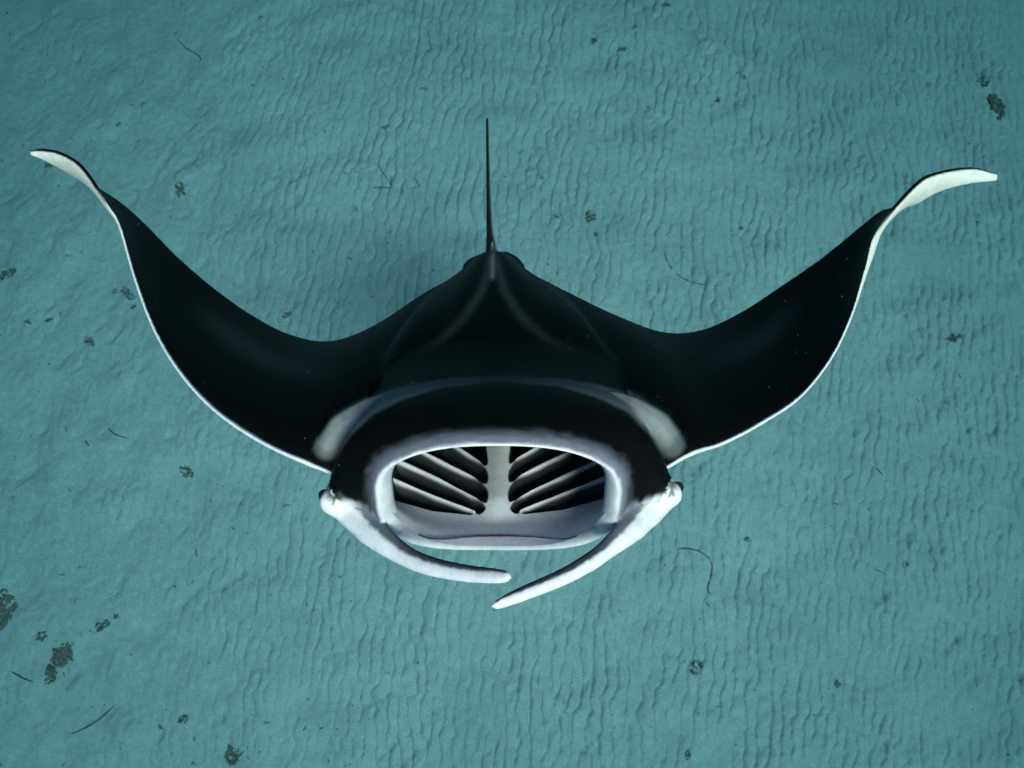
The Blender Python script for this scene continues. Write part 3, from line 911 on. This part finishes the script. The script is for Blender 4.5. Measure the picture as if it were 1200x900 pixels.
twig('twig', [[(1027, 549), (1030, 553), (1034, 557)]], .0045, 'tiny dark twig bit on ripples below the raised wing')
twig('twig', [[(127, 502), (135, 509), (150, 514)]], .0035, 'faint curved twig on smooth sand below the wing')
twig('twig', [[(101, 516), (104, 521)], [(104, 521), (106, 523)]], .0045, 'tiny dark twig bit on smooth sand below the wing')
twig('twig', [[(278, 889), (286, 880)]], .0035, 'thin straight stalk on the faint brown weed patch')

# white shell chips
def chip(u_, v_, s_, seed, label):
    r = random.Random(seed)
    bm = bmesh.new()
    n = 9
    c_ = bm.verts.new((0, 0, .006))
    ring = [bm.verts.new((s_ * r.uniform(.6, 1) * math.cos(k * 2 * math.pi / n), s_ * .7 * r.uniform(.6, 1) * math.sin(k * 2 * math.pi / n), r.uniform(0, .003))) for k in range(n)]
    for k in range(n): bm.faces.new((c_, ring[k], ring[(k + 1) % n]))
    bmesh.ops.solidify(bm, geom=bm.faces[:], thickness=.002)
    me_ = bpy.data.meshes.new('shell_chip'); bm.to_mesh(me_); bm.free(); me_.materials.append(M_SHELL)
    w = ground(u_, v_)
    o = bpy.data.objects.new('shell_chip', me_); COL.objects.link(o)
    o.location = (w[0], w[1], sand_z(w[0], w[1]) + .003); o.rotation_euler = (0, 0, r.uniform(0, 6))
    tag(o, label, 'shell', 'white shell chips')
chip(872, 724, .009, 1, 'tiny white shell chip on ripples in front of the long hooked twig')
chip(808, 761, .009, 2, 'tiny white shell chip just above the lacy weed tuft')
chip(7, 808, .020, 3, 'pale broken shell chip on sand below the thin slanting twig')
chip(116, 739, .009, 4, 'tiny white shell chip beside the brownish weed crumbs')
chip(411, 896, .016, 5, 'white shell chip on sand farthest in front of the manta')

# fine dark fragments strewn over the sand, past counting
def strewn():
    n = 1500
    vs, fs = [], []
    k = 0
    for i in range(n):
        x = rng.uniform(-4.35, 4.35) if i % 2 else rng.uniform(-4.2, -.6)
        y = rng.uniform(-2.0, 4.4)
        s_ = float(np.clip(rng.lognormal(-5.35, .55), .002, .014))
        a_ = rng.uniform(0, 2 * np.pi); st_ = rng.uniform(1, 2.6)
        z_ = sand_z(x, y)
        m_ = 5
        base = []
        for q in range(m_):
            t_ = q / m_ * 2 * np.pi; r_ = s_ * rng.uniform(.6, 1.1)
            X, Y = r_ * np.cos(t_) * st_, r_ * np.sin(t_) / st_ ** .5
            base.append((x + X * np.cos(a_) - Y * np.sin(a_), y + X * np.sin(a_) + Y * np.cos(a_), z_ + .0005))
        vs += base + [(x, y, z_ + s_ * .7 + .001)]
        for q in range(m_): fs.append((k + q, k + (q + 1) % m_, k + m_))
        k += m_ + 1
    o = mesh_obj('sand_fragments', vs, fs, M_SPECK, None, False)
    o['kind'] = 'stuff'
    tag(o, 'fine dark plant fragments strewn all over the sand', 'debris')
strewn()

# drifting plankton specks in the water around the animal
def plankton():
    n = 600
    vs, fs = [], []
    T4 = np.array([(1, 1, 1), (1, -1, -1), (-1, 1, -1), (-1, -1, 1)]) * .577
    for i in range(n):
        d = rng.uniform(1.25, 2.6)
        p = cam2world(np.array([rng.uniform(-1.3, 1.3), rng.uniform(-.9, .9), d]))
        s_ = rng.uniform(.0006, .0013)
        k = len(vs)
        vs += [tuple(p + T4[j] * s_) for j in range(4)]
        fs += [(k, k + 1, k + 2), (k, k + 2, k + 3), (k, k + 3, k + 1), (k + 1, k + 3, k + 2)]
    o = mesh_obj('plankton', vs, fs, M_SNOW, None, False)
    o['kind'] = 'stuff'
    tag(o, 'tiny pale plankton specks drifting in the water around the manta', 'plankton')
plankton()
